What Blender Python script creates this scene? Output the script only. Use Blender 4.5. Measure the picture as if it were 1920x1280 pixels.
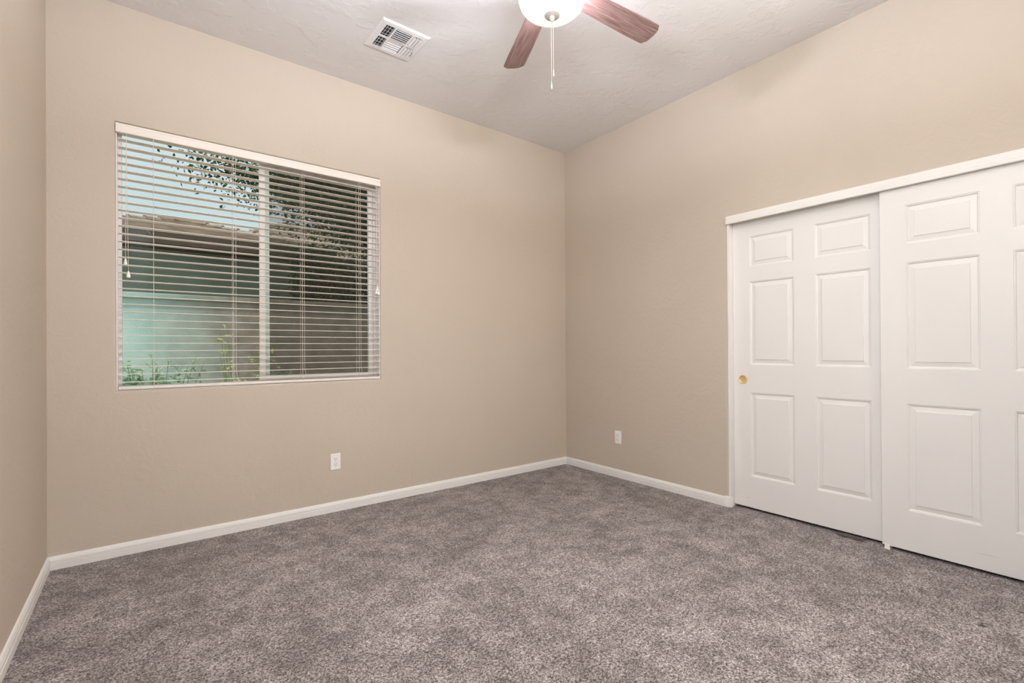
import bpy, bmesh, math, random
import numpy as np
from mathutils import Vector, Matrix

PI = math.pi
scene = bpy.context.scene
C = scene.collection
for o in list(bpy.data.objects):
    bpy.data.objects.remove(o)

# ------------------------------------------------------------------ camera
YAW, PITCH, ROLL, FPX = 0.652724, 0.003508, -0.006047, 898.29
fwd = Vector((math.sin(YAW) * math.cos(PITCH), math.cos(YAW) * math.cos(PITCH), math.sin(PITCH)))
rgt = Vector((math.cos(YAW), -math.sin(YAW), 0))
upv = rgt.cross(fwd)
rgt, upv = rgt * math.cos(ROLL) + upv * math.sin(ROLL), -rgt * math.sin(ROLL) + upv * math.cos(ROLL)
cam_data = bpy.data.cameras.new('camera')
cam = bpy.data.objects.new('camera', cam_data)
C.objects.link(cam)
CAM = Vector((-3.28307, -3.42455, 1.12843))
cam.matrix_world = Matrix(((rgt.x, upv.x, -fwd.x, CAM.x), (rgt.y, upv.y, -fwd.y, CAM.y),
                           (rgt.z, upv.z, -fwd.z, CAM.z), (0, 0, 0, 1)))
cam_data.sensor_width = 36.0
cam_data.lens = 36.0 * FPX / 1920
cam_data.shift_y = 10.76 / 1920
cam_data.clip_start = 0.02
cam_data.clip_end = 200
scene.camera = cam

# ------------------------------------------------------------------ light, sky, exposure
scene.view_settings.view_transform = 'Standard'
scene.view_settings.look = 'None'
scene.view_settings.gamma = 1
scene.view_settings.use_curve_mapping = False
scene.view_settings.exposure = 0.0
SKY_STRENGTH = 1.05
BOUNCE_W, BOUNCE_C = 61.0, (0.97, 1.03, 1.19)
SOFT_W, SOFT_C = 36.0, (1.02, 0.98, 0.92)
SOFT2_W, SOFT2_C = 48.0, (0.88, 1.04, 1.16)
BULB_W, BULB_C = 38.0, (1.0, 1.02, 1.25)
BOWL_STRENGTH, BOWL_C = 0.62, (1.0, 0.98, 0.88)
SUN_W = 3.6
world = bpy.data.worlds.new('sky')
scene.world = world
world.use_nodes = True
wn = world.node_tree
wn.nodes.clear()
w_out = wn.nodes.new('ShaderNodeOutputWorld')
w_bg = wn.nodes.new('ShaderNodeBackground')
w_tc = wn.nodes.new('ShaderNodeTexCoord')
w_no = wn.nodes.new('ShaderNodeTexNoise')
w_no.inputs['Scale'].default_value = 2.2
w_no.inputs['Detail'].default_value = 3
w_cr = wn.nodes.new('ShaderNodeValToRGB')
w_cr.color_ramp.elements[0].position = 0.35
w_cr.color_ramp.elements[0].color = (0.68, 0.76, 0.80, 1)
w_cr.color_ramp.elements[1].position = 0.65
w_cr.color_ramp.elements[1].color = (0.84, 0.87, 0.88, 1)
wn.links.new(w_tc.outputs['Generated'], w_no.inputs['Vector'])
wn.links.new(w_no.outputs['Fac'], w_cr.inputs['Fac'])
wn.links.new(w_cr.outputs['Color'], w_bg.inputs['Color'])
w_bg.inputs['Strength'].default_value = SKY_STRENGTH
wn.links.new(w_bg.outputs['Background'], w_out.inputs['Surface'])


def add_light(name, kind, loc, energy, color, rot=None, size=None, size_y=None, parent=None):
    d = bpy.data.lights.new(name, kind)
    d.energy = energy
    d.color = color
    if kind == 'AREA':
        d.shape = 'RECTANGLE'
        d.size = size
        d.size_y = size_y
    elif kind == 'POINT':
        d.shadow_soft_size = size
    o = bpy.data.objects.new(name, d)
    C.objects.link(o)
    o.location = loc
    if rot:
        o.rotation_euler = rot
    if parent:
        o.parent = parent
    return o


sun = add_light('sun', 'SUN', (0, -6, 10), SUN_W, (1.0, 0.93, 0.82), rot=(math.radians(14), 0, math.radians(-35)))
sun.data.angle = math.radians(0.6)
# unseen fill lamps added: one aimed at the ceiling, two in the back corners
add_light('bounced_fill', 'AREA', (-2.55, -2.55, 2.25), BOUNCE_W, BOUNCE_C, rot=(PI, 0, 0), size=0.4, size_y=0.4)
add_light('soft_fill', 'AREA', (-0.6, -3.5, 2.2), SOFT_W, SOFT_C,
          rot=(math.radians(80), 0, math.radians(60)), size=0.8, size_y=0.8)
add_light('soft_fill', 'AREA', (-3.3, -3.62, 2.2), SOFT2_W, SOFT2_C,
          rot=(math.radians(85), 0, math.radians(-60)), size=0.8, size_y=0.8)

# ------------------------------------------------------------------ helpers


def tag(o, label=None, cat=None, group=None, kind=None):
    if label: o['label'] = label
    if cat: o['category'] = cat
    if group: o['group'] = group
    if kind: o['kind'] = kind
    return o


def link_bm(name, bm, mat, parent=None, smooth=False, recalc=True):
    if recalc:
        bmesh.ops.recalc_face_normals(bm, faces=bm.faces[:])
    me = bpy.data.meshes.new(name)
    bm.to_mesh(me)
    bm.free()
    for m in (mat if isinstance(mat, (list, tuple)) else [mat]):
        me.materials.append(m)
    if smooth:
        for f in me.polygons:
            f.use_smooth = True
    o = bpy.data.objects.new(name, me)
    C.objects.link(o)
    if parent:
        o.parent = parent
    return o


def bevel(o, w, seg=2, angle=35):
    m = o.modifiers.new('bevel', 'BEVEL')
    m.width = w
    m.segments = seg
    m.limit_method = 'ANGLE'
    m.angle_limit = math.radians(angle)
    return o


def shade_auto(o, deg=35):
    me = o.data
    for f in me.polygons:
        f.use_smooth = True
    try:
        me.set_sharp_from_angle(angle=math.radians(deg))
    except Exception:
        pass
    return o


def empty(name, loc, label=None, cat=None, group=None, kind=None):
    o = bpy.data.objects.new(name, None)
    C.objects.link(o)
    o.location = loc
    o.empty_display_size = 0.1
    return tag(o, label, cat, group, kind)


def box(bm, x0, x1, y0, y1, z0, z1, mi=0, M=None):
    co = [(x, y, z) for x in (x0, x1) for y in (y0, y1) for z in (z0, z1)]
    v = [bm.verts.new((M @ Vector(c)) if M else c) for c in co]
    for idx in ((0, 1, 3, 2), (4, 6, 7, 5), (0, 4, 5, 1), (2, 3, 7, 6), (0, 2, 6, 4), (1, 5, 7, 3)):
        f = bm.faces.new([v[i] for i in idx])
        f.material_index = mi
    return v


def lathe(bm, prof, n=48, c=(0, 0, 0), cap=False):
    rings = []
    for r, z in prof:
        if r < 1e-6:
            rings.append([bm.verts.new((c[0], c[1], c[2] + z))])
        else:
            rings.append([bm.verts.new((c[0] + r * math.cos(2 * PI * i / n), c[1] + r * math.sin(2 * PI * i / n), c[2] + z)) for i in range(n)])
    for a, b in zip(rings, rings[1:]):
        for i in range(n):
            j = (i + 1) % n
            if len(a) == 1 and len(b) == 1:
                continue
            if len(a) == 1:
                bm.faces.new((a[0], b[i], b[j]))
            elif len(b) == 1:
                bm.faces.new((a[i], a[j], b[0]))
            else:
                bm.faces.new((a[i], a[j], b[j], b[i]))
    return rings


def tube(bm, pts, r, n=8):
    pts = [Vector(p) for p in pts]
    rings = []
    for i, p in enumerate(pts):
        t = (pts[min(i + 1, len(pts) - 1)] - pts[max(i - 1, 0)]).normalized()
        a = t.orthogonal().normalized() if abs(t.z) < 0.9 else (Vector((1, 0, 0)) - t * t.x).normalized()
        b = t.cross(a)
        rr = r[i] if isinstance(r, (list, tuple)) else r
        rings.append([bm.verts.new(p + a * rr * math.cos(2 * PI * k / n) + b * rr * math.sin(2 * PI * k / n)) for k in range(n)])
    for a, b in zip(rings, rings[1:]):
        for k in range(n):
            bm.faces.new((a[k], a[(k + 1) % n], b[(k + 1) % n], b[k]))
    bm.faces.new(rings[0][::-1])
    bm.faces.new(rings[-1])


def ball(bm, c, r, seg=8):
    bmesh.ops.create_uvsphere(bm, u_segments=seg, v_segments=max(4, seg // 2 + 1), radius=r, matrix=Matrix.Translation(c))


def prism(bm, prof, axis, a0, a1, M=None):
    """extrude a closed 2-D profile along axis 'x' or 'y' ; prof = [(u, z)], u = the other horizontal axis"""
    def P(u, z, a):
        return Vector((a, u, z)) if axis == 'x' else Vector((u, a, z))
    A = [bm.verts.new(P(u, z, a0)) for u, z in prof]
    B = [bm.verts.new(P(u, z, a1)) for u, z in prof]
    n = len(prof)
    for i in range(n):
        bm.faces.new((A[i], A[(i + 1) % n], B[(i + 1) % n], B[i]))
    bm.faces.new(A[::-1])
    bm.faces.new(B)


# ------------------------------------------------------------------ materials


class NT:
    def __init__(self, name):
        self.m = bpy.data.materials.new(name)
        self.m.use_nodes = True
        self.t = self.m.node_tree
        self.t.nodes.clear()
        self.out = self.t.nodes.new('ShaderNodeOutputMaterial')
        self.b = self.t.nodes.new('ShaderNodeBsdfPrincipled')
        self.t.links.new(self.b.outputs[0], self.out.inputs[0])
        self.tc = self.t.nodes.new('ShaderNodeTexCoord')

    def n(self, kind, **kw):
        nd = self.t.nodes.new(kind)
        for k, v in kw.items():
            if k in nd.inputs.keys():
                nd.inputs[k].default_value = v
            else:
                setattr(nd, k, v)
        return nd

    def l(self, a, b):
        self.t.links.new(a, b)

    def mapping(self, scale=(1, 1, 1), rot=(0, 0, 0)):
        mp = self.n('ShaderNodeMapping')
        mp.inputs['Scale'].default_value = scale
        mp.inputs['Rotation'].default_value = rot
        self.l(self.tc.outputs['Object'], mp.inputs['Vector'])
        return mp.outputs[0]

    def noise(self, scale, detail=2, rough=0.5, vec=None):
        nd = self.n('ShaderNodeTexNoise', Scale=scale, Detail=detail, Roughness=rough)
        self.l(vec or self.tc.outputs['Object'], nd.inputs['Vector'])
        return nd.outputs['Fac']

    def ramp(self, fac, stops):
        nd = self.n('ShaderNodeValToRGB')
        e = nd.color_ramp.elements
        while len(e) < len(stops):
            e.new(0.5)
        for el, (p, c) in zip(e, stops):
            el.position = p
            el.color = (*c, 1) if len(c) == 3 else c
        self.l(fac, nd.inputs['Fac'])
        return nd.outputs['Color']

    def mix(self, fac, a, b, mode='MIX'):
        nd = self.n('ShaderNodeMixRGB', blend_type=mode)
        for s, v in (('Fac', fac), ('Color1', a), ('Color2', b)):
            if hasattr(v, 'node'):
                self.l(v, nd.inputs[s])
            else:
                nd.inputs[s].default_value = v if s == 'Fac' else (*v, 1)
        return nd.outputs[0]

    def bump(self, h, strength, dist=0.01, prev=None):
        nd = self.n('ShaderNodeBump', Strength=strength, Distance=dist)
        self.l(h, nd.inputs['Height'])
        if prev: self.l(prev, nd.inputs['Normal'])
        self.l(nd.outputs[0], self.b.inputs['Normal'])
        return nd.outputs[0]

    def set(self, color=None, rough=0.5, metal=0.0, spec=None):
        if color is not None:
            if hasattr(color, 'node'):
                self.l(color, self.b.inputs['Base Color'])
            else:
                self.b.inputs['Base Color'].default_value = (*color, 1)
        self.b.inputs['Roughness'].default_value = rough
        self.b.inputs['Metallic'].default_value = metal
        if spec is not None:
            self.b.inputs['Specular IOR Level'].default_value = spec
        return self.m


def s2l(r, g, b):
    return tuple(((c / 255) / 12.92 if c / 255 <= 0.04045 else ((c / 255 + 0.055) / 1.055) ** 2.4) for c in (r, g, b))


def simple(name, rgb, rough=0.5, metal=0.0, spec=None, var=0.04, scale=9):
    k = NT(name)
    f = k.noise(scale, 3)
    c = k.ramp(f, [(0.3, tuple(x * (1 - var) for x in rgb)), (0.7, tuple(min(1, x * (1 + var)) for x in rgb))])
    return k.set(c, rough, metal, spec)


def mat_wall():
    k = NT('beige_wall_paint')
    base = s2l(204, 190, 173)
    f = k.noise(1.3, 3)
    c = k.ramp(f, [(0.3, tuple(x * .975 for x in base)), (0.7, tuple(x * 1.02 for x in base))])
    v = k.n('ShaderNodeTexVoronoi', Scale=26.0, feature='SMOOTH_F1')
    n0 = k.n('ShaderNodeTexNoise', Scale=9.0, Detail=3)
    k.l(k.tc.outputs['Object'], n0.inputs['Vector'])
    ad = k.n('ShaderNodeMixRGB', blend_type='ADD')
    ad.inputs['Fac'].default_value = 0.25
    k.l(k.tc.outputs['Object'], ad.inputs['Color1'])
    k.l(n0.outputs['Color'], ad.inputs['Color2'])
    k.l(ad.outputs[0], v.inputs['Vector'])
    b1 = k.bump(k.ramp(v.outputs['Distance'], [(0.1, (0, 0, 0)), (0.6, (1, 1, 1))]), 0.10, 0.006)
    k.bump(k.noise(150, 2), 0.10, 0.002, b1)
    return k.set(c, 0.62, spec=0.28)


def mat_ceiling():
    k = NT('white_ceiling_texture')
    base = s2l(232, 228, 224)
    f = k.noise(5, 5, 0.6)
    pl_ = k.ramp(f, [(0.47, (0, 0, 0)), (0.56, (1, 1, 1))])
    b1 = k.bump(pl_, 0.28, 0.006)
    k.bump(k.noise(60, 3), 0.10, 0.003, b1)
    return k.set(base, 0.8, spec=0.15)


def mat_white(name, rgb, rough=0.42, bump=True):
    k = NT(name)
    base = s2l(*rgb)
    f = k.noise(2.5, 3)
    c = k.ramp(f, [(0.3, tuple(x * .985 for x in base)), (0.7, base)])
    if bump:
        k.bump(k.noise(45, 2, vec=k.mapping((1, 1, .12))), 0.05, 0.002)
    return k.set(c, rough, spec=0.35)


def mat_door_white():
    k = NT('door_white_paint')
    base = s2l(238, 234, 229)
    # worn grey scuffs low on the doors
    f = k.noise(6.0, 2, vec=k.mapping((1, 1.2, 9.0), (0.35, 0, 0)))
    sep = k.n('ShaderNodeSeparateXYZ')
    k.l(k.tc.outputs['Object'], sep.inputs[0])
    low = k.n('ShaderNodeMapRange')
    low.inputs['From Min'].default_value = 0.22
    low.inputs['From Max'].default_value = 0.02
    k.l(sep.outputs['Z'], low.inputs['Value'])
    sc = k.ramp(f, [(0.745, (0, 0, 0)), (0.77, (1, 1, 1))])
    mul = k.n('ShaderNodeMath', operation='MULTIPLY')
    k.l(sc, mul.inputs[0])
    k.l(low.outputs[0], mul.inputs[1])
    c = k.mix(mul.outputs[0], base, s2l(178, 170, 162))
    # one long faint scuff near the bottom of the right hand door
    mp = k.n('ShaderNodeMapping')
    mp.inputs['Location'].default_value = (0, 2.966, -0.0975)
    k.l(k.tc.outputs['Object'], mp.inputs['Vector'])
    mp2 = k.n('ShaderNodeMapping')
    mp2.inputs['Rotation'].default_value = (-0.068, 0, 0)
    mp2.inputs['Scale'].default_value = (0, 1 / 0.055, 1 / 0.0016)
    k.l(mp.outputs[0], mp2.inputs['Vector'])
    ln = k.n('ShaderNodeVectorMath', operation='LENGTH')
    k.l(mp2.outputs[0], ln.inputs[0])
    c = k.mix(k.ramp(ln.outputs['Value'], [(0.3, (.6, .6, .6)), (1.0, (0, 0, 0))]), c, s2l(176, 168, 160))
    k.bump(k.noise(60, 2, vec=k.mapping((1, 1, .08))), 0.05, 0.002)
    return k.set(c, 0.4, spec=0.35)


def mat_carpet():
    k = NT('taupe_carpet_pile')
    big = k.noise(1.7, 5, 0.62)
    med = k.noise(7.5, 5, 0.68)
    streak = k.noise(30, 4, 0.7, vec=k.mapping((1, 2.2, 1), (0, 0, .5)))
    # single tufts: one random tone per small cell
    v = k.n('ShaderNodeTexVoronoi', Scale=230.0)
    k.l(k.tc.outputs['Object'], v.inputs['Vector'])
    sp = k.n('ShaderNodeSeparateColor')
    k.l(v.outputs['Color'], sp.inputs[0])
    cell = sp.outputs[0]
    clump = k.noise(95, 3, 0.7)
    a = k.n('ShaderNodeMath', operation='MULTIPLY_ADD')
    a.inputs[1].default_value = 0.42
    k.l(cell, a.inputs[0])
    m2 = k.n('ShaderNodeMath', operation='MULTIPLY')
    m2.inputs[1].default_value = 0.58
    k.l(clump, m2.inputs[0])
    k.l(m2.outputs[0], a.inputs[2])
    c = k.ramp(a.outputs[0], [(0.24, s2l(66, 57, 55)), (0.50, s2l(146, 136, 133)), (0.76, s2l(212, 202, 199))])
    for f, lo, hi, p0, p1 in ((big, .84, 1.10, .38, .60), (med, .74, 1.12, .40, .58), (streak, .82, 1.12, .36, .64)):
        c = k.mix(1.0, c, k.ramp(f, [(p0, (lo, lo * .985, lo * .975)), (p1, (hi, hi, hi))]), 'MULTIPLY')  # shading of the pile lay painted into the colour as mottling
    # small dark stain near the closet
    for px_, py_, rr_ in ((STAIN[0], STAIN[1], .016), (STAIN[0] + .03, STAIN[1] - .006, .010)):
        dist = k.n('ShaderNodeVectorMath', operation='DISTANCE')
        k.l(k.tc.outputs['Object'], dist.inputs[0])
        dist.inputs[1].default_value = (px_, py_, 0)
        dn = k.n('ShaderNodeMath', operation='MULTIPLY_ADD')
        dn.inputs[1].default_value = 0.02
        k.l(clump, dn.inputs[0])
        k.l(dist.outputs['Value'], dn.inputs[2])
        c = k.mix(k.ramp(dn.outputs[0], [(rr_, (1, 1, 1)), (rr_ + .014, (0, 0, 0))]), c, s2l(66, 54, 50))
    b1 = k.bump(med, 0.30, 0.03)
    b2 = k.bump(streak, 0.35, 0.012, b1)
    k.bump(a.outputs[0], 0.8, 0.006, b2)
    k.b.inputs['Sheen Weight'].default_value = 0.15
    return k.set(c, 0.95, spec=0.05)


def mat_wood():
    k = NT('walnut_blade_veneer')
    f = k.noise(5, 5, 0.65, vec=k.mapping((1.2, 22, 6)))
    g = k.noise(60, 3, 0.6, vec=k.mapping((.35, 9, 3)))
    c = k.ramp(f, [(0.30, s2l(98, 73, 66)), (0.52, s2l(134, 106, 98)), (0.72, s2l(160, 134, 125))])
    c2 = k.ramp(g, [(0.35, (.82, .8, .8)), (0.6, (1.05, 1.05, 1.05))])
    return k.set(k.mix(1, c, c2, 'MULTIPLY'), 0.38, spec=0.5)


def mat_bowl():
    k = NT('frosted_glass_bowl')
    k.set(s2l(250, 247, 235), 0.35)
    k.b.inputs['Emission Color'].default_value = (*BOWL_C, 1)
    k.b.inputs['Emission Strength'].default_value = BOWL_STRENGTH
    return k.m


def mat_glass(name='window_glass', tint=(.90, .95, .94)):
    k = NT(name)
    t = k.t
    tr = k.n('ShaderNodeBsdfTransparent')
    tr.inputs[0].default_value = (*tint, 1)
    gl = k.n('ShaderNodeBsdfGlossy')
    gl.inputs['Roughness'].default_value = 0.02
    fr = k.n('ShaderNodeFresnel', IOR=1.45)
    mx = k.n('ShaderNodeMixShader')
    fm = k.n('ShaderNodeMath', operation='MULTIPLY')
    fm.inputs[1].default_value = 0.04
    k.l(fr.outputs[0], fm.inputs[0])
    k.l(fm.outputs[0], mx.inputs[0])
    k.l(tr.outputs[0], mx.inputs[1])
    k.l(gl.outputs[0], mx.inputs[2])
    k.l(mx.outputs[0], k.out.inputs[0])
    return k.m


def mat_screen():
    k = NT('insect_screen_mesh')
    tr = k.n('ShaderNodeBsdfTransparent')
    df = k.n('ShaderNodeBsdfDiffuse')
    df.inputs[0].default_value = (*s2l(92, 86, 76), 1)
    mx = k.n('ShaderNodeMixShader')
    mx.inputs[0].default_value = 0.50
    k.l(tr.outputs[0], mx.inputs[1])
    k.l(df.outputs[0], mx.inputs[2])
    k.l(mx.outputs[0], k.out.inputs[0])
    return k.m


def mat_leaf(name, c0, c1):
    k = NT(name)
    oi = k.noise(7.0, 2)
    c = k.ramp(oi, [(0.35, c0), (0.65, c1)])
    k.set(c, 0.5, spec=0.3)
    tl = k.n('ShaderNodeBsdfTranslucent')
    k.l(c, tl.inputs[0])
    mx = k.n('ShaderNodeMixShader')
    mx.inputs[0].default_value = 0.3
    k.l(k.b.outputs[0], mx.inputs[1])
    k.l(tl.outputs[0], mx.inputs[2])
    k.l(mx.outputs[0], k.out.inputs[0])
    return k.m


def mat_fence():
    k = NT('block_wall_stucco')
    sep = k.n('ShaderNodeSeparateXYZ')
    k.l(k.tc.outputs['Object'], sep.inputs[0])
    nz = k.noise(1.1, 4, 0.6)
    # pale teal at the left, blending to brown towards the right
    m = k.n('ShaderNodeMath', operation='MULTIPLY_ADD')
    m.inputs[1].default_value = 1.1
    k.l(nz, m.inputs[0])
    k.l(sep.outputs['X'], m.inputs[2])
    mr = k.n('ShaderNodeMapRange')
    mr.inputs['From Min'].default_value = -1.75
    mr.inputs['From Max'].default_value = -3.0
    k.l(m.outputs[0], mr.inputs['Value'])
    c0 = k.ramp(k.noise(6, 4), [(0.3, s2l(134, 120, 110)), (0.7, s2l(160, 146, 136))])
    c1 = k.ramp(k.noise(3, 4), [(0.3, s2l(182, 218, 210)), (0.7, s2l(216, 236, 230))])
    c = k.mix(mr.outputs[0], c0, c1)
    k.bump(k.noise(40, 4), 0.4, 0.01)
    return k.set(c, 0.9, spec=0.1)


def mat_roof():
    k = NT('concrete_roof_tile')
    c = k.ramp(k.noise(4, 4), [(0.3, s2l(136, 118, 106)), (0.7, s2l(180, 160, 146))])
    return k.set(c, 0.85)


STAIN = (-0.601, -3.034)
WALL = mat_wall()
CEIL = mat_ceiling()
TRIM = mat_white('white_trim_paint', (240, 236, 230))
DOOR = mat_door_white()
VINYL = mat_white('white_vinyl', (250, 244, 240), 0.35, False)
SLAT = mat_white('off_white_slat', (244, 234, 224), 0.4, False)
CORD = simple('cord_white', s2l(235, 226, 214), 0.8)
CARPET = mat_carpet()
WOOD = mat_wood()
NICKEL = simple('brushed_nickel', s2l(214, 205, 196), 0.42, 0.7, var=.03, scale=40)
BRASS = simple('satin_brass', s2l(238, 208, 146), 0.4, 0.6, var=.04, scale=60)
BOWL = mat_bowl()
PLATE = mat_white('ivory_plastic', (250, 246, 240), 0.3, False)
DARK = simple('dark_void', (0.012, 0.011, 0.01), 0.9)
DUCT = simple('dark_duct_metal', (0.045, 0.043, 0.04), 0.7)
GRILLE = mat_white('grille_enamel', (238, 234, 230), 0.35, False)
GLASS = mat_glass()
SCREEN = mat_screen()
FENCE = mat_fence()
ROOF = mat_roof()
STUCCO = simple('olive_stucco', s2l(146, 150, 136), 0.9, var=.12, scale=1.5)
FASCIA = simple('brown_fascia', s2l(96, 80, 70), 0.8, var=.1)
BARK = simple('bark', s2l(92, 76, 62), 0.9, var=.2, scale=20)
GREEN_STEM = simple('green_stem', s2l(132, 142, 104), 0.8, var=.1)
SOIL = simple('gravel_ground', s2l(150, 132, 116), 0.95, var=.25, scale=18)
LEAF_TREE = mat_leaf('tree_leaf', s2l(50, 66, 38), s2l(92, 108, 66))
LEAF_HEDGE = mat_leaf('hedge_leaf', s2l(44, 54, 34), s2l(76, 84, 54))
LEAF_LIME = mat_leaf('lime_leaf', s2l(166, 178, 110), s2l(214, 218, 160))
LEAF_SAGE = mat_leaf('sage_leaf', s2l(132, 160, 134), s2l(196, 214, 184))

# ------------------------------------------------------------------ room shell
H = 3.05
W = 3.690
D = 3.704
WX0, WX1, WZ0, WZ1 = -3.4115, -1.894, 0.906, 2.400     # window opening
CY0, CY1, CZ = -1.652, -3.480, 2.030                   # closet opening


def wall_with_hole(name, to3, u0, u1, z0, z1, hu0, hu1, hz0, hz1, thick, r=0.014, open_bottom=False, label=''):
    """to3(u, depth, z) -> point; front plane depth 0; opening with rounded (bullnose) corners"""
    bm = bmesh.new()
    rings = []
    steps = [(r, 0.0)] + [(r - r * math.sin(a), r - r * math.cos(a)) for a in [PI / 2 * i / 5 for i in range(1, 6)]] + [(0, thick)]

    def ring(o, d):
        lo = hz0 if open_bottom else hz0 - o
        return [bm.verts.new(to3(u, d, z)) for u, z in ((hu0 - o, lo), (hu1 + o, lo), (hu1 + o, hz1 + o), (hu0 - o, hz1 + o))]
    outer_f = [bm.verts.new(to3(u, 0, z)) for u, z in ((u0, z0), (u1, z0), (u1, z1), (u0, z1))]
    outer_b = [bm.verts.new(to3(u, thick, z)) for u, z in ((u0, z0), (u1, z0), (u1, z1), (u0, z1))]
    rings = [ring(o, d) for o, d in steps]
    seq = [outer_f] + rings + [outer_b]
    for k, (a, b) in enumerate(zip(seq, seq[1:])):
        for i in range(4):
            j = (i + 1) % 4
            f = bm.faces.new((a[i], a[j], b[j], b[i]))
            f.smooth = 1 <= k <= len(rings) - 1
    for i in range(4):
        j = (i + 1) % 4
        bm.faces.new((outer_f[i], outer_b[i], outer_b[j], outer_f[j]))
    o = link_bm(name, bm, WALL)
    shade_auto(o, 50)
    return tag(o, label, 'wall', kind='structure')


# window wall: plane y = 0
wall_with_hole('wall_back', lambda u, d, z: (u, d, z), -W - .15, 0.15, -0.12, H + .1, WX0, WX1, WZ0, WZ1, 0.16,
               label='beige textured wall with the window and blinds')
# closet wall: plane x = 0
wall_with_hole('wall_right', lambda u, d, z: (d, -u, z), 0.0, -CY1 + .5, -0.12, H + .1, -CY0, -CY1, -0.05, CZ, 0.13,
               label='beige textured wall with the sliding closet doors')
bm = bmesh.new()
box(bm, -W - .15, -W, -D - .15, 0.0, -0.12, H + .1)
tag(link_bm('wall_left', bm, WALL), 'narrow strip of beige wall at the left edge', 'wall', kind='structure')
# wall behind the camera
bm = bmesh.new()
box(bm, -W, 0.0, -D - .13, -D, -0.12, H + .1)
tag(link_bm('wall_front', bm, WALL), 'beige wall behind the camera facing the window', 'wall', kind='structure')
bm = bmesh.new()
box(bm, -W - .15, .95, -D - .5, 0.16, -0.12, 0.0)
tag(link_bm('floor', bm, CARPET), 'mottled taupe grey cut pile carpet covering the bedroom floor', 'carpet', kind='structure')
bm = bmesh.new()
box(bm, -W - .15, .95, -D - .13, 0.16, H, H + .2)
tag(link_bm('ceiling', bm, CEIL), 'off white ceiling with a light knockdown texture', 'ceiling', kind='structure')
# closet interior
bm = bmesh.new()
box(bm, .13, .80, CY0 + .01, CY0 + .11, -0.12, H)
box(bm, .13, .80, CY1 - .61, CY1 - .51, -0.12, H)
box(bm, .80, .92, CY1 - .61, CY0 + .11, -0.12, H)
tag(link_bm('wall_closet', bm, WALL), 'beige wall inside the closet behind the sliding doors', 'wall', kind='structure')


# ------------------------------------------------------------------ baseboards
BP = [(0.0, -0.01), (0.0135, -0.01), (0.0135, 0.034), (0.0105, 0.0355), (0.0105, 0.0385), (0.0128, 0.0395), (0.0122, 0.050),
      (0.0098, 0.056), (0.0096, 0.0585), (0.0072, 0.064), (0.0055, 0.0675), (0.0, 0.0685)]


def baseboard(name, axis, sgn, at, a0, a1, label):
    bm = bmesh.new()
    prism(bm, [(at + sgn * d, z) for d, z in BP], axis, a0, a1)
    o = link_bm(name, bm, TRIM)
    return tag(o, label, 'baseboard', kind='structure')


baseboard('baseboard_back', 'x', -1, 0.0, -W, 0.0, 'white moulded baseboard along the window wall')
baseboard('baseboard_left', 'y', 1, -W, -D, -0.0136, 'white moulded baseboard along the left wall')
b = baseboard('baseboard_right', 'y', -1, 0.0, -1.628, -0.0136, 'white moulded baseboard between the corner and the closet')
# rounded corner block that turns into the closet opening
bm = bmesh.new()
arc = [(-0.016, -1.628)] + [(-0.016 + 0.030 - 0.030 * math.cos(t), -1.640 - 0.030 * math.sin(t)) for t in [PI / 2 * i / 8 for i in range(9)]]
arc += [(0.030, -1.670), (0.030, -1.652), (0.0, -1.640), (0.0, -1.628)]
A = [bm.verts.new((x, y, -0.01)) for x, y in arc]
Bv = [bm.verts.new((x, y, 0.069)) for x, y in arc]
Cv = [bm.verts.new((x + (0.004 if x < 0.005 else 0), y + (0.004 if y < -1.655 else 0), 0.074)) for x, y in arc]
n = len(arc)
for P, Q in ((A, Bv), (Bv, Cv)):
    for i in range(n):
        bm.faces.new((P[i], P[(i + 1) % n], Q[(i + 1) % n], Q[i]))
bm.faces.new(Cv)
bm.faces.new(A[::-1])
o = link_bm('corner_block', bm, TRIM, b)
shade_auto(o, 40)

# ------------------------------------------------------------------ closet: jamb, header, doors
bm = bmesh.new()
box(bm, 0.001, 0.13, CY0 - .0155, CY0 + .0005, 0.0, CZ)      # left jamb liner
box(bm, 0.001, 0.13, CY1, CY1 + .016, 0.0, CZ)
box(bm, 0.001, 0.13, CY1 + .016, CY0 - .0155, CZ - .006, CZ + .0005)
o = link_bm('trim_1', bm, TRIM)
bevel(o, 0.0015)
tag(o, 'white jamb lining the closet opening', 'trim', kind='structure')
bm = bmesh.new()
hp = [(0.0008, 1.9995), (-0.016, 1.9995), (-0.0175, 2.002), (-0.0175, 2.010), (-0.0155, 2.0125), (-0.0155, 2.016), (-0.0165, 2.018),
      (-0.0165, 2.027), (-0.0145, 2.0295), (-0.0145, 2.033), (-0.015, 2.0345), (-0.015, 2.044), (-0.0125, 2.0535), (-0.010, 2.0555), (0.0008, 2.0555)]
prism(bm, hp, 'y', CY1 - .004, CY0 + .0005)
o = link_bm('trim_2', bm, TRIM)
tag(o, 'white grooved header board over the sliding closet doors', 'trim', kind='structure')


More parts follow.
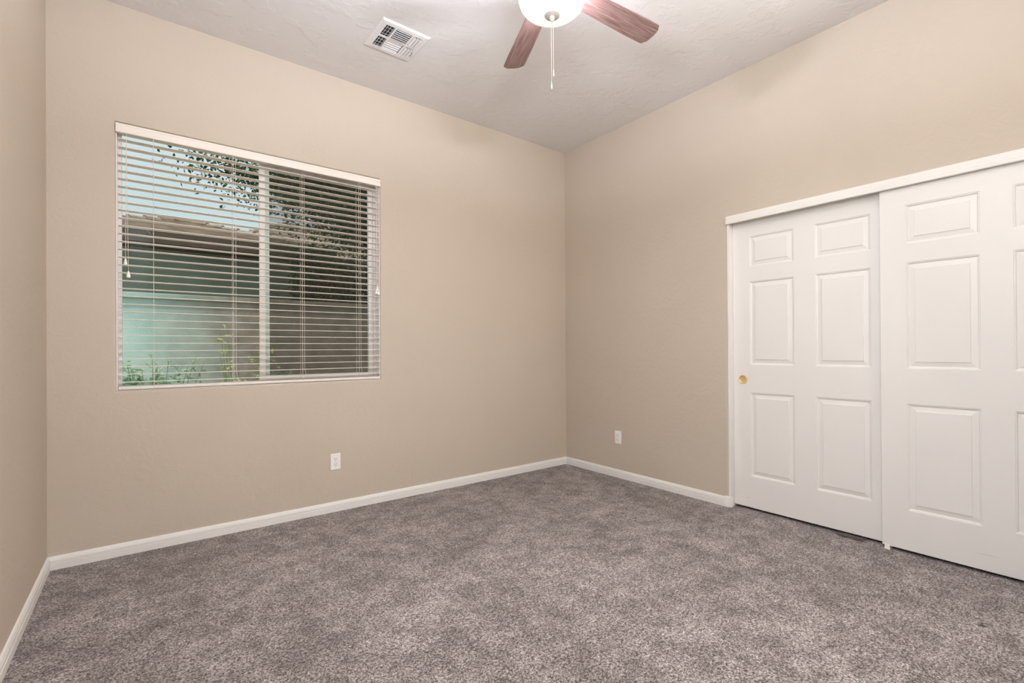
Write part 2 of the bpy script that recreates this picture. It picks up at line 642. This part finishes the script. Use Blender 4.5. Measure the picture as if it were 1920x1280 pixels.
def panel_door(name, x_front, y_left, width, z0, z1, cols, rows, thick=0.034):
    bm = bmesh.new()
    us = [0.0]
    for c in cols: us += [c[0], c[1]]
    us.append(width)
    zs = [z0]
    for r_ in rows: zs += [r_[0], r_[1]]
    zs.append(z1)
    P = lambda u, z, d: (x_front + d, y_left - u, z)
    grid = [[bm.verts.new(P(u, z, 0)) for z in zs] for u in us]
    prof = [(0.0025, 0.0022), (0.006, 0.0024), (0.009, 0.0075), (0.0125, 0.0088), (0.036, 0.0046), (0.0372, 0.0018), (0.039, 0.0012)]
    for i in range(len(us) - 1):
        for j in range(len(zs) - 1):
            q = [grid[i][j], grid[i + 1][j], grid[i + 1][j + 1], grid[i][j + 1]]
            if i % 2 == 1 and j % 2 == 1:
                prev = q
                for o_, d in prof:
                    a, b2, c_, e = us[i] + o_, us[i + 1] - o_, zs[j] + o_, zs[j + 1] - o_
                    ring = [bm.verts.new(P(u, z, d)) for u, z in ((a, c_), (b2, c_), (b2, e), (a, e))]
                    for k in range(4):
                        bm.faces.new((prev[k], prev[(k + 1) % 4], ring[(k + 1) % 4], ring[k]))
                    prev = ring
                bm.faces.new(prev)
            else:
                bm.faces.new(q)
    # sides and back
    bk = [bm.verts.new(P(u, z, thick)) for u, z in ((0, z0), (width, z0), (width, z1), (0, z1))]
    bm.faces.new(bk[::-1])
    nu, nz = len(us), len(zs)
    bm.faces.new([grid[i][0] for i in range(nu)] + [bk[1], bk[0]])
    bm.faces.new([grid[i][nz - 1] for i in range(nu)][::-1] + [bk[3], bk[2]])
    bm.faces.new([grid[0][j] for j in range(nz)] + [bk[3], bk[0]])
    bm.faces.new([grid[nu - 1][j] for j in range(nz)] + [bk[2], bk[1]])
    o = link_bm(name, bm, DOOR)
    return bevel(o, 0.0012, 2, 60)


ROWS = [(0.235, 0.817), (1.008, 1.586), (1.687, 1.899)]
d1 = panel_door('door_1', 0.050, -1.6685, 0.936, 0.019, 2.018, [(0.1165, 0.4025), (0.526, 0.816)], ROWS)
tag(d1, 'white six panel sliding closet door with a round brass finger pull', 'door', kind='structure')
d2 = panel_door('door_2', 0.010, -2.540, 0.936, 0.019, 2.018, [(0.116, 0.409), (0.524, 0.816)], ROWS)
tag(d2, 'white six panel sliding closet door cut off by the right edge', 'door', kind='structure')
# recessed brass finger pull
bm = bmesh.new()
rings = lathe(bm, [(0.0285, 0.0), (0.0300, 0.0022), (0.0295, 0.0044), (0.0278, 0.0050), (0.0264, 0.0040), (0.0255, 0.0014), (0.0240, 0.0008), (0.0, 0.0006)], 40)
for v in bm.verts:
    x, y, z = v.co
    v.co = (0.050 - z, -1.7375 + x, 0.905 + y)
o = link_bm('finger_pull', bm, BRASS, d1, smooth=True)
o['label'] = 'round brass finger pull'

# plastic floor guide between the doors
t = empty('door_guide', (0.03, -2.565, 0.0), 'small white plastic floor guide under the overlap of the closet doors', 'door guide')
bm = bmesh.new()
box(bm, -0.03, 0.02, -0.012, 0.012, -0.001, 0.004)
box(bm, -0.030, -0.0255, -0.012, 0.012, 0.004, 0.030)
box(bm, 0.0145, 0.0190, -0.012, 0.012, 0.004, 0.030)
o = link_bm('guide', bm, PLATE, t)
bevel(o, 0.001)
# tuft of loose backing under the closet door
bm = bmesh.new()
rnd = random.Random(5)
for i in range(260):
    y = rnd.uniform(-2.455, -2.315)
    x = rnd.gauss(0.020, 0.008)
    a, l = rnd.uniform(0, 2 * PI), rnd.uniform(.008, .022)
    z = rnd.uniform(0.001, 0.012)
    p0 = Vector((x, y, z))
    p1 = p0 + Vector((math.cos(a) * l * .5, math.sin(a) * l, rnd.uniform(-.002, .007)))
    tube(bm, [p0, (p0 + p1) / 2 + Vector((0, 0, .004)), p1], 0.0011, 4)
o = link_bm('carpet_scrap', bm, simple('grey_fuzz', s2l(118, 110, 104), .95))
tag(o, 'frayed grey carpet scrap lying under the left closet door', 'carpet scrap')

# ------------------------------------------------------------------ window
win = empty('window_1', (0, 0, 0), 'two pane white vinyl sliding window behind the blinds', 'window', kind='structure')
FY0, FY1 = 0.085, 0.150


def frame_bm(bm, x0, x1, z0, z1, y0, y1, t):
    box(bm, x0, x0 + t, y0, y1, z0, z1)
    box(bm, x1 - t, x1, y0, y1, z0, z1)
    box(bm, x0 + t, x1 - t, y0, y1, z0, z0 + t)
    box(bm, x0 + t, x1 - t, y0, y1, z1 - t, z1)


bm = bmesh.new()
frame_bm(bm, WX0, WX1, WZ0, WZ1, FY0, FY1, 0.022)
bevel(link_bm('window_frame', bm, VINYL, win), 0.002)
# added white liner, paints sunlight onto the recess (sill and two sides)
bm = bmesh.new()
box(bm, WX0 + .0005, WX1 - .0005, 0.014, FY0, WZ0 - .0005, WZ0 + .004)
box(bm, WX0 - .0005, WX0 + .004, 0.014, FY0, WZ0, WZ1)
box(bm, WX1 - .004, WX1 + .0005, 0.014, FY0, WZ0, WZ1)
bevel(link_bm('sunlit_liner', bm, VINYL, win), 0.001)
bm = bmesh.new()
frame_bm(bm, -2.684, WX1 - .022, WZ0 + .022, WZ1 - .022, 0.095, 0.120, 0.033)
bevel(link_bm('window_sash', bm, VINYL, win), 0.002)
bm = bmesh.new()
box(bm, -2.679, -2.622, 0.112, 0.148, WZ0 + .022, WZ1 - .022)
bevel(link_bm('mullion', bm, VINYL, win), 0.003)
bm = bmesh.new()
box(bm, WX0 + .022, -2.676, 0.130, 0.133, WZ0 + .022, WZ1 - .022)
link_bm('glass_pane', bm, GLASS, win)
bm = bmesh.new()
box(bm, -2.651, WX1 - .055, 0.106, 0.109, WZ0 + .05, WZ1 - .05)
link_bm('glass_pane', bm, GLASS, win)
bm = bmesh.new()
v = [bm.verts.new(c) for c in ((-2.64, .145, WZ0 + .02), (WX1 - .02, .145, WZ0 + .02), (WX1 - .02, .145, WZ1 - .02), (-2.64, .145, WZ1 - .02))]
bm.faces.new(v)
link_bm('insect_screen', bm, SCREEN, win)

# ------------------------------------------------------------------ blinds
bl = empty('window_blind', ((WX0 + WX1) / 2, 0.03, WZ0), 'off white two inch horizontal slat blinds hanging in the window', 'blinds')
BX0, BX1 = WX0 + .008, WX1 - .008


def child(o, parent, world=True):
    o.parent = parent
    o.matrix_parent_inverse = Matrix.Translation(-Vector(parent.location))
    return o


bm = bmesh.new()
box(bm, WX0 + .004, WX1 - .004, 0.006, 0.060, 2.352, 2.394)
child(bevel(link_bm('headrail', bm, SLAT), 0.002), bl)
bm = bmesh.new()
vp = [(0.004, 2.3410), (-0.0065, 2.3410), (-0.009, 2.3435), (-0.009, 2.352), (-0.0075, 2.356), (-0.0075, 2.378), (-0.009, 2.382), (-0.009, 2.3895), (-0.0065, 2.3928), (0.004, 2.3928)]
prism(bm, vp, 'x', WX0 - .001, WX1 + .001)
box(bm, WX0 + .0006, WX0 + .0038, 0.004, 0.030, 2.3412, 2.3925)
box(bm, WX1 - .0038, WX1 - .0006, 0.004, 0.030, 2.3412, 2.3925)
child(bevel(link_bm('valance', bm, SLAT), 0.001), bl)
# one slat, then copies
bm = bmesh.new()
sl = []
N = 9
rr = random.Random(3)
for k in range(N):
    s = -1 + 2 * k / (N - 1)
    sl.append((0.0255 + 0.0245 * s, 0.0012 * (1 - s * s)))
prof = [(y, z + 0.0013) for y, z in sl] + [(y, z - 0.0013) for y, z in sl[::-1]]
prism(bm, prof, 'x', BX0, BX1)
slat0 = link_bm('slat', bm, SLAT)
shade_auto(slat0, 50)
SL = [2.3115 - 0.0437 * k for k in range(32)]
for k, z in enumerate(SL):
    o = slat0 if k == 0 else slat0.copy()
    if k: C.objects.link(o)
    child(o, bl)
    o.location = Vector((0, 0, z - 0.0016))
bm = bmesh.new()
box(bm, BX0, BX1, 0.002, 0.052, 0.9145, 0.9305)
child(bevel(link_bm('bottom_rail', bm, SLAT), 0.003, 3), bl)
# ladder cords, in front of and behind the slats
for x in (-3.245, -2.847, -2.442, -2.056):
    bm = bmesh.new()
    for yy in (-0.0005, 0.0525):
        tube(bm, [(x, yy, 2.345), (x, yy, 0.925)], 0.0011, 6)
    if x > -2.9:
        tube(bm, [(x + .013, -0.0006, 2.345), (x + .013, -0.0006, 1.00), (x + .030, -0.0006, 0.93)], 0.0009, 6)
    for z in SL:
        tube(bm, [(x, -0.0005, z - .0042), (x, 0.0525, z - .0042)], 0.0007, 4)
    child(link_bm('ladder_cord', bm, CORD), bl)


def tassel(bm, x, y, z):
    lathe(bm, [(0.0, 0.010), (0.003, 0.010), (0.0045, 0.004), (0.0075, -0.008), (0.0095, -0.020), (0.0095, -0.024), (0.006, -0.027), (0.0, -0.027)], 16, (x, y, z))


for x, z in ((-3.371, 1.633), (-3.3585, 1.565)):
    bm = bmesh.new()
    tube(bm, [(-3.366, -0.004, 2.342), (x, -0.005, z)], 0.0010, 6)
    c = child(link_bm('tilt_cord', bm, CORD), bl)
    bm = bmesh.new()
    tassel(bm, x, -0.006, z)
    q = link_bm('tassel', bm, PLATE, c)
    shade_auto(q, 40)
for k, (x, z) in enumerate(((-1.922, 1.590), (-1.912, 1.560), (-1.930, 1.565))):
    bm = bmesh.new()
    tube(bm, [(-1.928 + .006 * k, -0.004, 2.342), (-1.926 + .003 * k, -0.005, 2.0), (x, -0.005, z)], 0.0010, 6)
    c = child(link_bm('lift_cord', bm, CORD), bl)
    bm = bmesh.new()
    tassel(bm, x, -0.010, z)
    q = link_bm('tassel', bm, PLATE, c)
    shade_auto(q, 40)

# ------------------------------------------------------------------ outlets


def outlet(loc, rz, label):
    t = empty('wall_outlet', loc, label, 'outlet', 'duplex wall outlets')
    t.rotation_euler = (0, 0, rz)
    # local: face towards -y, x across, z up, origin at plate centre on the wall
    bm = bmesh.new()
    box(bm, -0.0345, 0.0345, -0.0055, 0.0005, -0.0565, 0.0565)
    bevel(link_bm('cover_plate', bm, PLATE, t), 0.003, 3)
    for s in (1, -1):
        bm = bmesh.new()
        n = 24
        top, bot = [], []
        for i in range(n):
            a = 2 * PI * i / n
            x, z = 0.0172 * math.cos(a), 0.0172 * math.sin(a)
            z = max(-0.0135, min(0.0135, z))
            top.append(bm.verts.new((x, -0.0085, z + s * 0.0195)))
            bot.append(bm.verts.new((x, -0.0050, z + s * 0.0195)))
        bm.faces.new(top)
        for i in range(n):
            bm.faces.new((top[i], top[(i + 1) % n], bot[(i + 1) % n], bot[i]))
        r_ = link_bm('receptacle', bm, PLATE, t)
        bm = bmesh.new()
        zc = s * 0.0195
        box(bm, -0.0080, -0.0056, -0.0088, -0.0080, zc - .001, zc + .0085)
        box(bm, 0.0056, 0.0080, -0.0088, -0.0080, zc - .0005, zc + .0075)
        lathe_b = [bm.verts.new((0.0028 * math.cos(2 * PI * i / 14), -0.0088, zc - 0.0075 + 0.0028 * math.sin(2 * PI * i / 14))) for i in range(14)]
        bm.faces.new(lathe_b)
        q = link_bm('slot', bm, DARK, r_)
        q['label'] = 'dark plug slots'
    bm = bmesh.new()
    lathe(bm, [(0.0032, 0.0), (0.003, 0.001), (0.0, 0.0012)], 14)
    for v_ in bm.verts:
        x, y, z = v_.co
        v_.co = (x, -0.0055 - z, y)
    link_bm('screw', bm, NICKEL, t)
    return t


outlet((-2.2292, 0, 0.3475), 0, 'white duplex outlet below the right side of the window')
outlet((0, -0.6535, 0.3495), -PI / 2, 'white duplex outlet on the closet wall near the room corner')

# ------------------------------------------------------------------ ceiling register
vt = empty('ceiling_vent', (-2.036, -0.633, H), 'square white supply air register on the ceiling beside the fan', 'vent')
vt.rotation_euler = (0, 0, math.radians(0.8))
bm = bmesh.new()
hs, hi = 0.1535, 0.116
for (a, za), (b_, zb) in (((hs, 0.0005), (hs, -0.003)), ((hs, -0.003), (hs - .010, -0.0085)), ((hs - .010, -0.0085), (hi, -0.0100)), ((hi, -0.0100), (hi, 0.0))):
    A = [bm.verts.new((x * a, y * a, za)) for x, y in ((-1, -1), (1, -1), (1, 1), (-1, 1))]
    Bv = [bm.verts.new((x * b_, y * b_, zb)) for x, y in ((-1, -1), (1, -1), (1, 1), (-1, 1))]
    for i in range(4):
        bm.faces.new((A[i], A[(i + 1) % 4], Bv[(i + 1) % 4], Bv[i]))
bmesh.ops.remove_doubles(bm, verts=bm.verts[:], dist=1e-5)
link_bm('vent_frame', bm, GRILLE, vt)
bm = bmesh.new()
box(bm, -hi, hi, -hi, hi, -0.0012, -0.0002)
link_bm('duct_backing', bm, DUCT, vt)
bm = bmesh.new()
for x0, x1, y0, y1 in ((-0.062, -0.050, -hi, hi), (0.050, 0.062, -hi, hi), (-hi, -0.062, -0.008, 0.008), (-0.05, 0.05, -0.007, 0.007), (0.062, hi, -0.008, 0.008)):
    box(bm, x0, x1, y0, y1, -0.0102, -0.0055)
link_bm('crossbar', bm, GRILLE, vt)


def louver(axis, pos, a0, a1, tilt, wd=0.020, ht=0.0115):
    """curved blade; axis = direction it runs along; tilt = signed lean"""
    bm = bmesh.new()
    pts = []
    for k in range(5):
        s = k / 4
        pts.append((tilt * wd * (s - 0.35), -0.0015 - ht * math.sin(s * PI / 2) - 0.002 * s))
    prof = [(pos + u + 0.0004, z) for u, z in pts] + [(pos + u - 0.0006, z - 0.0004) for u, z in pts[::-1]]
    prism(bm, prof, axis, a0, a1)
    return link_bm('louver', bm, GRILLE, vt)


for y0, y1 in ((-hi, -0.008), (0.008, hi)):
    for x in (-0.104, -0.086, -0.068):
        louver('y', x, y0 + .004, y1 - .004, -0.55, 0.012)
    for x in (0.070, 0.088, 0.106):
        louver('y', x, y0 + .004, y1 - .004, 0.75, 0.0155)
for k in range(6):
    louver('x', -0.105 + k * 0.0185, -0.047, 0.047, -0.50, 0.015)
    if k < 5:
        louver('x', 0.019 + k * 0.0213, -0.047, 0.047, 0.72, 0.0140, 0.0034)
for y0 in (-hi, 0.008):
    for q in (0.030, 0.062, 0.092):
        bm = bmesh.new()
        box(bm, -0.112, -0.064, y0 + q, y0 + q + .0015, -0.0052, -0.0035)
        link_bm('damper_fin', bm, GRILLE, vt)
bm = bmesh.new()
tube(bm, [(0.120, 0.035, -0.009), (0.122, 0.052, -0.017), (0.122, 0.074, -0.017)], 0.0016, 6)
link_bm('damper_lever', bm, DUCT, vt)

# ------------------------------------------------------------------ ceiling fan
FX, FYc, BZ = -1.845, -1.851, 2.750
fan = empty('ceiling_fan', (FX, FYc, H), 'ceiling fan with brown wooden blades and a frosted bowl light', 'ceiling fan')
bm = bmesh.new()
lathe(bm, [(0.0, 0.0), (0.072, 0.0), (0.072, -0.012), (0.060, -0.040), (0.030, -0.062), (0.0, -0.062)], 40)
link_bm('canopy', bm, NICKEL, fan, smooth=True)
bm = bmesh.new()
tube(bm, [(0, 0, -0.05), (0, 0, -0.20)], 0.013, 16)
link_bm('downrod', bm, NICKEL, fan, smooth=True)
bm = bmesh.new()
lathe(bm, [(0.0, -0.185), (0.045, -0.187), (0.085, -0.200), (0.105, -0.225), (0.110, -0.262), (0.105, -0.285), (0.090, -0.300), (0.0, -0.302)], 48)
shade_auto(link_bm('motor_housing', bm, NICKEL, fan), 40)
bm = bmesh.new()
lathe(bm, [(0.0, -0.3021), (0.050, -0.3022), (0.050, -0.322), (0.062, -0.330), (0.062, -0.336), (0.0, -0.336)], 40)
shade_auto(link_bm('light_fitter', bm, NICKEL, fan), 40)
# bowl: rim z = 2.675, bottom z = 2.607
BR, ZR, ZB = 0.146, 2.676 - H, 2.6075 - H
bm = bmesh.new()
prof = [(BR, ZR + .010), (BR + .003, ZR + .006)]
for k in range(0, 15):
    t_ = PI / 2 * k / 14
    prof.append((BR * math.cos(t_) ** 0.85 if k < 14 else 0.0, ZR - (ZR - ZB) * math.sin(t_)))
inner = [(max(r_ - .004, 0), z + .004) for r_, z in prof[::-1]]
lathe(bm, prof + inner[:-1] + [(BR - .004, ZR + .010)], 64)
shade_auto(link_bm('light_bowl', bm, BOWL, fan), 60)['label'] = 'glowing frosted glass bowl'
bm = bmesh.new()
lathe(bm, [(0.0, ZB + .002), (0.033, ZB + .003), (0.0345, ZB - .0005), (0.031, ZB - .004), (0.018, ZB - .0075), (0.012, ZB - .009), (0.0125, ZB - .014),
           (0.0105, ZB - .020), (0.006, ZB - .023), (0.0045, ZB - .026), (0.0, ZB - .027)], 32)
shade_auto(link_bm('finial', bm, NICKEL, fan), 50)
bm = bmesh.new()
tube(bm, [(0, 0, -0.336), (0, 0, ZB + .003)], 0.004, 8)
link_bm('centre_stem', bm, NICKEL, fan)


def chain(dx, dy, z0, z1, fob):
    bm = bmesh.new()
    z = z0
    while z > z1 + .03:
        ball(bm, Vector((dx, dy, z)), 0.0015, 6)
        z -= 0.0036
    tube(bm, [(dx, dy, z0), (dx, dy, z1)], 0.0006, 5)
    c = link_bm('pull_chain', bm, NICKEL, fan, smooth=True)
    bm = bmesh.new()
    lathe(bm, [(0.0, 0.030), (0.0016, 0.030), (0.0022, 0.022), (0.0032, 0.012), (0.0036, 0.004), (0.0024, -0.002), (0.0, -0.003)], 14, (dx, dy, z1))
    link_bm('chain_fob', bm, NICKEL, c, smooth=True)


chain(-0.0028, 0.002, ZB - .024, 2.281 - H, 1)
chain(0.0042, -0.003, ZB - .024, 2.338 - H, 1)
# blades
def blade_outline():
    pts = []
    r0, r1 = 0.165, 0.662
    w0, w1 = 0.050, 0.0625
    def wd(r): return w0 + (w1 - w0) * min(1, (r - r0) / 0.36)
    up = []
    for k in range(13):
        r = r0 + (r1 - .030 - r0) * k / 12
        up.append((r, wd(r)))
    cx_, cr = r1 - .024, 0.020
    for k in range(1, 7):
        a = PI / 2 * k / 7
        up.append((r1 - .030 + 0.020 * math.sin(a) * 0.85, wd(r1) - 0.020 * (1 - math.cos(a))))
    for k in range(6):
        yv = (wd(r1) - 0.022) * (1 - k / 6.0)
        up.append((r1 - 0.0125 + 0.0125 * (1 - (yv / wd(r1)) ** 2), yv))
    full = up + [(r1, 0)] + [(x, -y) for x, y in up[::-1]]
    return [(r0 - .012, -w0 + .012)][::-1] + [(r0 - .012, w0 - .012)] + full if False else [(r0 - .010, w0 - .012)] + full + [(r0 - .010, -w0 + .012)]


ol = blade_outline()
bm = bmesh.new()
A = [bm.verts.new((x, y, 0.003)) for x, y in ol]
Bv = [bm.verts.new((x, y, -0.003)) for x, y in ol]
bm.faces.new(A)
bm.faces.new(Bv[::-1])
for i in range(len(ol)):
    bm.faces.new((A[i], A[(i + 1) % len(ol)], Bv[(i + 1) % len(ol)], Bv[i]))
blade0 = link_bm('blade', bm, WOOD, fan)
bevel(blade0, 0.0012, 2)
bm = bmesh.new()
brk = [(0.07, 0.014), (0.13, 0.016), (0.165, 0.034), (0.205, 0.036), (0.222, 0.020), (0.225, 0), (0.222, -0.020), (0.205, -0.036), (0.165, -0.034), (0.13, -0.016), (0.07, -0.014)]
A = [bm.verts.new((x, y, 0.0075)) for x, y in brk]
Bv = [bm.verts.new((x, y, 0.0035)) for x, y in brk]
bm.faces.new(A)
bm.faces.new(Bv[::-1])
for i in range(len(brk)):
    bm.faces.new((A[i], A[(i + 1) % len(brk)], Bv[(i + 1) % len(brk)], Bv[i]))
brk0 = link_bm('blade_bracket', bm, NICKEL, blade0)
for k in range(5):
    a = 1.181 - k * 2 * PI / 5
    bo = blade0 if k == 0 else blade0.copy()
    br = brk0 if k == 0 else brk0.copy()
    if k:
        C.objects.link(bo)
        C.objects.link(br)
        br.parent = bo
    bo.parent = fan
    bo.rotation_mode = 'XYZ'
    bo.rotation_euler = (math.radians(-11.5), 0, a)
    bo.location = (0, 0, BZ - H)
add_light('fan_bulb', 'POINT', (0, 0, 2.696 - H), BULB_W, BULB_C, size=0.035, parent=fan)

# ------------------------------------------------------------------ outside the window
GZ = -0.15
bm = bmesh.new()
box(bm, -12, 12, 0.165, 26, GZ - .1, GZ)
tag(link_bm('ground', bm, SOIL), 'gravel ground of the side yard outside the window', 'ground', kind='structure')
bm = bmesh.new()
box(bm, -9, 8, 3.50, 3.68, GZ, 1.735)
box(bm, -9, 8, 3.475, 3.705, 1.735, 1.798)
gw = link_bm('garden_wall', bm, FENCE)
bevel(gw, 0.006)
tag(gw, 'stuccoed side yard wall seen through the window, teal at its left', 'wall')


def hip_house(name, x0, x1, y0, y1, zw, ze, ra, rb, ov, label):
    """walls + hip roof whose ridge runs from ra to rb"""
    t = empty(name, ((x0 + x1) / 2, (y0 + y1) / 2, GZ), label, 'house')
    bm = bmesh.new()
    box(bm, x0, x1, y0, y1, GZ, zw)
    child(link_bm('house_wall', bm, STUCCO), t)
    bm = bmesh.new()
    e = [Vector((x0 - ov, y0 - ov, ze)), Vector((x1 + ov, y0 - ov, ze)), Vector((x1 + ov, y1 + ov, ze)), Vector((x0 - ov, y1 + ov, ze))]
    ra, rb = Vector(ra), Vector(rb)

    def slope(a, b2, c_, d, rows=11):
        # stepped courses of tile between eave a-b2 and ridge d-c_
        prev = None
        for k in range(rows):
            s0, s1 = k / rows, (k + 1) / rows
            p, q = a.lerp(d, s0), b2.lerp(c_, s0)
            r_, s = b2.lerp(c_, s1), a.lerp(d, s1)
            up = Vector((0, 0, 0.045))
            v1 = [bm.verts.new(p + up), bm.verts.new(q + up), bm.verts.new(r_), bm.verts.new(s)]
            bm.faces.new(v1)
            v2 = [bm.verts.new(p), bm.verts.new(q)]
            bm.faces.new((v2[0], v2[1], v1[1], v1[0]))
    slope(e[0], e[1], rb, ra)
    slope(e[1], e[2], rb, rb)
    slope(e[2], e[3], ra, rb)
    slope(e[3], e[0], ra, ra)
    bmesh.ops.remove_doubles(bm, verts=bm.verts[:], dist=1e-5)
    child(link_bm('roof', bm, ROOF, recalc=False), t)
    bm = bmesh.new()
    # ridge and hip cap tiles
    for p, q in ((e[0], ra), (e[1], rb), (ra, rb), (e[3], ra)):
        n = max(2, int((q - p).length / .33))
        for k in range(n):
            a, b2 = p.lerp(q, k / n), p.lerp(q, (k + 1.12) / n)
            if (b2 - a).length > .01:
                tube(bm, [a + Vector((0, 0, .05)), b2 + Vector((0, 0, .03))], [0.055, 0.042], 8)
    child(link_bm('ridge_cap', bm, ROOF), t)
    bm = bmesh.new()
    box(bm, x0 - ov, x1 + ov, y0 - ov - .02, y0 - ov, ze - .16, ze + .02)
    box(bm, x0 - ov - .02, x0 - ov, y0 - ov, y1 + ov, ze - .16, ze + .02)
    box(bm, x0 - ov, x1 + ov, y0 - ov, y1 + ov, ze - .17, ze - .14)
    child(link_bm('fascia', bm, FASCIA), t)
    return t


hip_house('neighbour_house', -4.4, -0.9, 6.1, 9.2, 2.80, 2.93, (-2.85, 7.9, 3.62), (-2.55, 7.9, 3.62), 0.45,
          'tile roofed house behind the yard wall, left half of the window')
hip_house('neighbour_house', -2.0, 8.0, 10.3, 15.0, 3.3, 3.45, (0.1, 12.6, 5.0), (5.0, 12.6, 5.0), 0.5,
          'second tile roofed house behind the dark tree, right half of the window')


def leaf_mesh(name, mat, parent, centres, size, rnd, shape=1.8, droop=0.0):
    """many small folded leaves as one foliage mesh"""
    verts, faces = [], []
    for c in centres:
        s = size * rnd.uniform(.6, 1.25)
        d = Vector((rnd.gauss(0, 1), rnd.gauss(0, 1), rnd.gauss(-droop, .7))).normalized()
        n_ = Vector((rnd.gauss(0, 1), rnd.gauss(0, 1), rnd.gauss(.6, 1)))
        w = d.cross(n_)
        if w.length < 1e-3: continue
        w = w.normalized() * s / shape * .5
        c = Vector(c)
        k = w.cross(d).normalized() * s * .10
        i0 = len(verts)
        verts += [c, c + d * s * .45 + w + k, c + d * s, c + d * s * .45 - w + k, c + d * s * .5]
        faces += [(i0, i0 + 1, i0 + 4), (i0 + 1, i0 + 2, i0 + 4), (i0 + 2, i0 + 3, i0 + 4), (i0 + 3, i0, i0 + 4)]
    me = bpy.data.meshes.new(name)
    me.from_pydata([tuple(v) for v in verts], [], faces)
    me.materials.append(mat)
    o = bpy.data.objects.new(name, me)
    C.objects.link(o)
    return child(o, parent)


# tree over the yard wall
rnd = random.Random(11)
tr = empty('shade_tree', (0.6, 5.1, GZ), 'leafy dark green tree rising behind the yard wall', 'tree')
bm = bmesh.new()
tube(bm, [(0.6, 5.1, GZ), (0.6, 5.1, 1.0), (0.5, 5.05, 2.2), (0.35, 4.9, 2.8), (0.2, 4.8, 3.6)], [.16, .13, .11, .09, .06], 12)
ends = []
for k in range(46):
    a = rnd.uniform(0, 2 * PI)
    z0 = rnd.uniform(2.75, 3.5)
    p0 = Vector((0.3, 4.9, z0))
    L = rnd.uniform(1.1, 2.5)
    p2 = p0 + Vector((math.cos(a) * L, math.sin(a) * L * .26, rnd.uniform(.0, 1.5)))
    p1 = (p0 + p2) / 2 + Vector((0, 0, .3))
    tube(bm, [p0, p1, p2], [.035, .02, .008], 6)
    ends.append((p0, p1, p2))
for p2 in ((-2.1, 4.5, 3.42), (-1.9, 4.6, 3.75), (-2.55, 4.4, 3.62), (-1.5, 4.5, 3.2), (-2.2, 4.6, 3.8), (-2.75, 4.5, 3.75), (-1.7, 4.5, 3.5),
           (-2.4, 4.7, 3.95), (-1.4, 4.5, 3.9), (-1.2, 4.4, 3.45)):
    p0, p2 = Vector((0.3, 4.9, 3.0)), Vector(p2)
    p1 = (p0 + p2) / 2 + Vector((0, 0, .35))
    tube(bm, [p0, p1, p2], [.035, .02, .006], 6)
    ends.append((p0, p1, p2))
child(link_bm('trunk', bm, BARK), tr)
cs = []
for (p0, p1, p2) in ends:
    for _ in range(700):
        t_ = rnd.uniform(.25, 1.05)
        p = (p0.lerp(p1, t_ * 2) if t_ < .5 else p1.lerp(p2, t_ * 2 - 1))
        cs.append(p + Vector((rnd.gauss(0, .17), rnd.gauss(0, .17), rnd.gauss(0, .13))))
for _ in range(30000):      # denser heart of the crown
    p = Vector((rnd.gauss(0.65, 1.0), rnd.gauss(4.85, .28), rnd.gauss(3.5, .6)))
    if p.x > -1.5 and p.z > 2.68 and abs(p.y - 4.85) < .6:
        cs.append(p)
cs = [p for p in cs if 4.15 < p.y < 5.45]
leaf_mesh('foliage', LEAF_TREE, tr, cs, 0.06, rnd, 1.6)

# dense hedge behind the wall on the right
hd = empty('hedge', (0.5, 4.35, GZ), 'dark dense hedge behind the yard wall, right half of the window', 'hedge')
bm = bmesh.new()
for x in (-1.2, -.6, 0, .6, 1.2, 1.8):
    tube(bm, [(x, 4.15, GZ), (x + .05, 4.15, 1.5), (x, 4.1, 2.2)], [.05, .04, .02], 8)
child(link_bm('stem', bm, BARK), hd)
cs = []
for _ in range(26000):
    x = rnd.uniform(-1.55, 2.4)
    top = 2.56 + .05 * math.sin(x * 3.1) + .04 * math.sin(x * 8)
    cs.append(Vector((x, rnd.uniform(3.80, 4.45), rnd.uniform(1.2, top))))
leaf_mesh('foliage', LEAF_HEDGE, hd, cs, 0.09, rnd, 1.6)


def shrub(x, y, h, r, n, mat, size, label, seed, sprawl=.7, nm='garden_shrub', per=30):
    rd = random.Random(seed)
    t = empty(nm, (x, y, GZ), label, 'shrub')
    bm = bmesh.new()
    cs = []
    for k in range(n):
        a = rd.uniform(0, 2 * PI)
        q = rd.uniform(.2, 1) * r
        top = Vector((x + math.cos(a) * q, y + math.sin(a) * q * .7, GZ + h * rd.uniform(sprawl, 1)))
        mid = Vector((x + math.cos(a) * q * .35, y + math.sin(a) * q * .3, GZ + h * .45))
        tube(bm, [(x + math.cos(a) * .03, y + math.sin(a) * .03, GZ), mid, top], [.006, .004, .002], 5)
        for _ in range(per):
            t_ = rd.uniform(.15, 1.03)
            cs.append(mid.lerp(top, t_) + Vector((rd.gauss(0, .02), rd.gauss(0, .02), rd.gauss(0, .02))))
    child(link_bm('stem', bm, GREEN_STEM), t)
    leaf_mesh('foliage', mat, t, cs, size, rd, 2.6, droop=.2)


shrub(-2.68, 1.05, 1.50, 0.27, 12, LEAF_LIME, 0.062, 'tall sparse lime green shrub just outside the left window pane', 21, .55, per=13)
shrub(-2.35, 1.85, 1.10, 0.34, 34, LEAF_SAGE, 0.065, 'low green shrub outside the left pane by the window divider', 22, .6)
shrub(-3.22, 1.50, 1.22, 0.38, 60, LEAF_SAGE, 0.075, 'low bushy sage green shrub outside the lower left corner of the window', 23, .6)
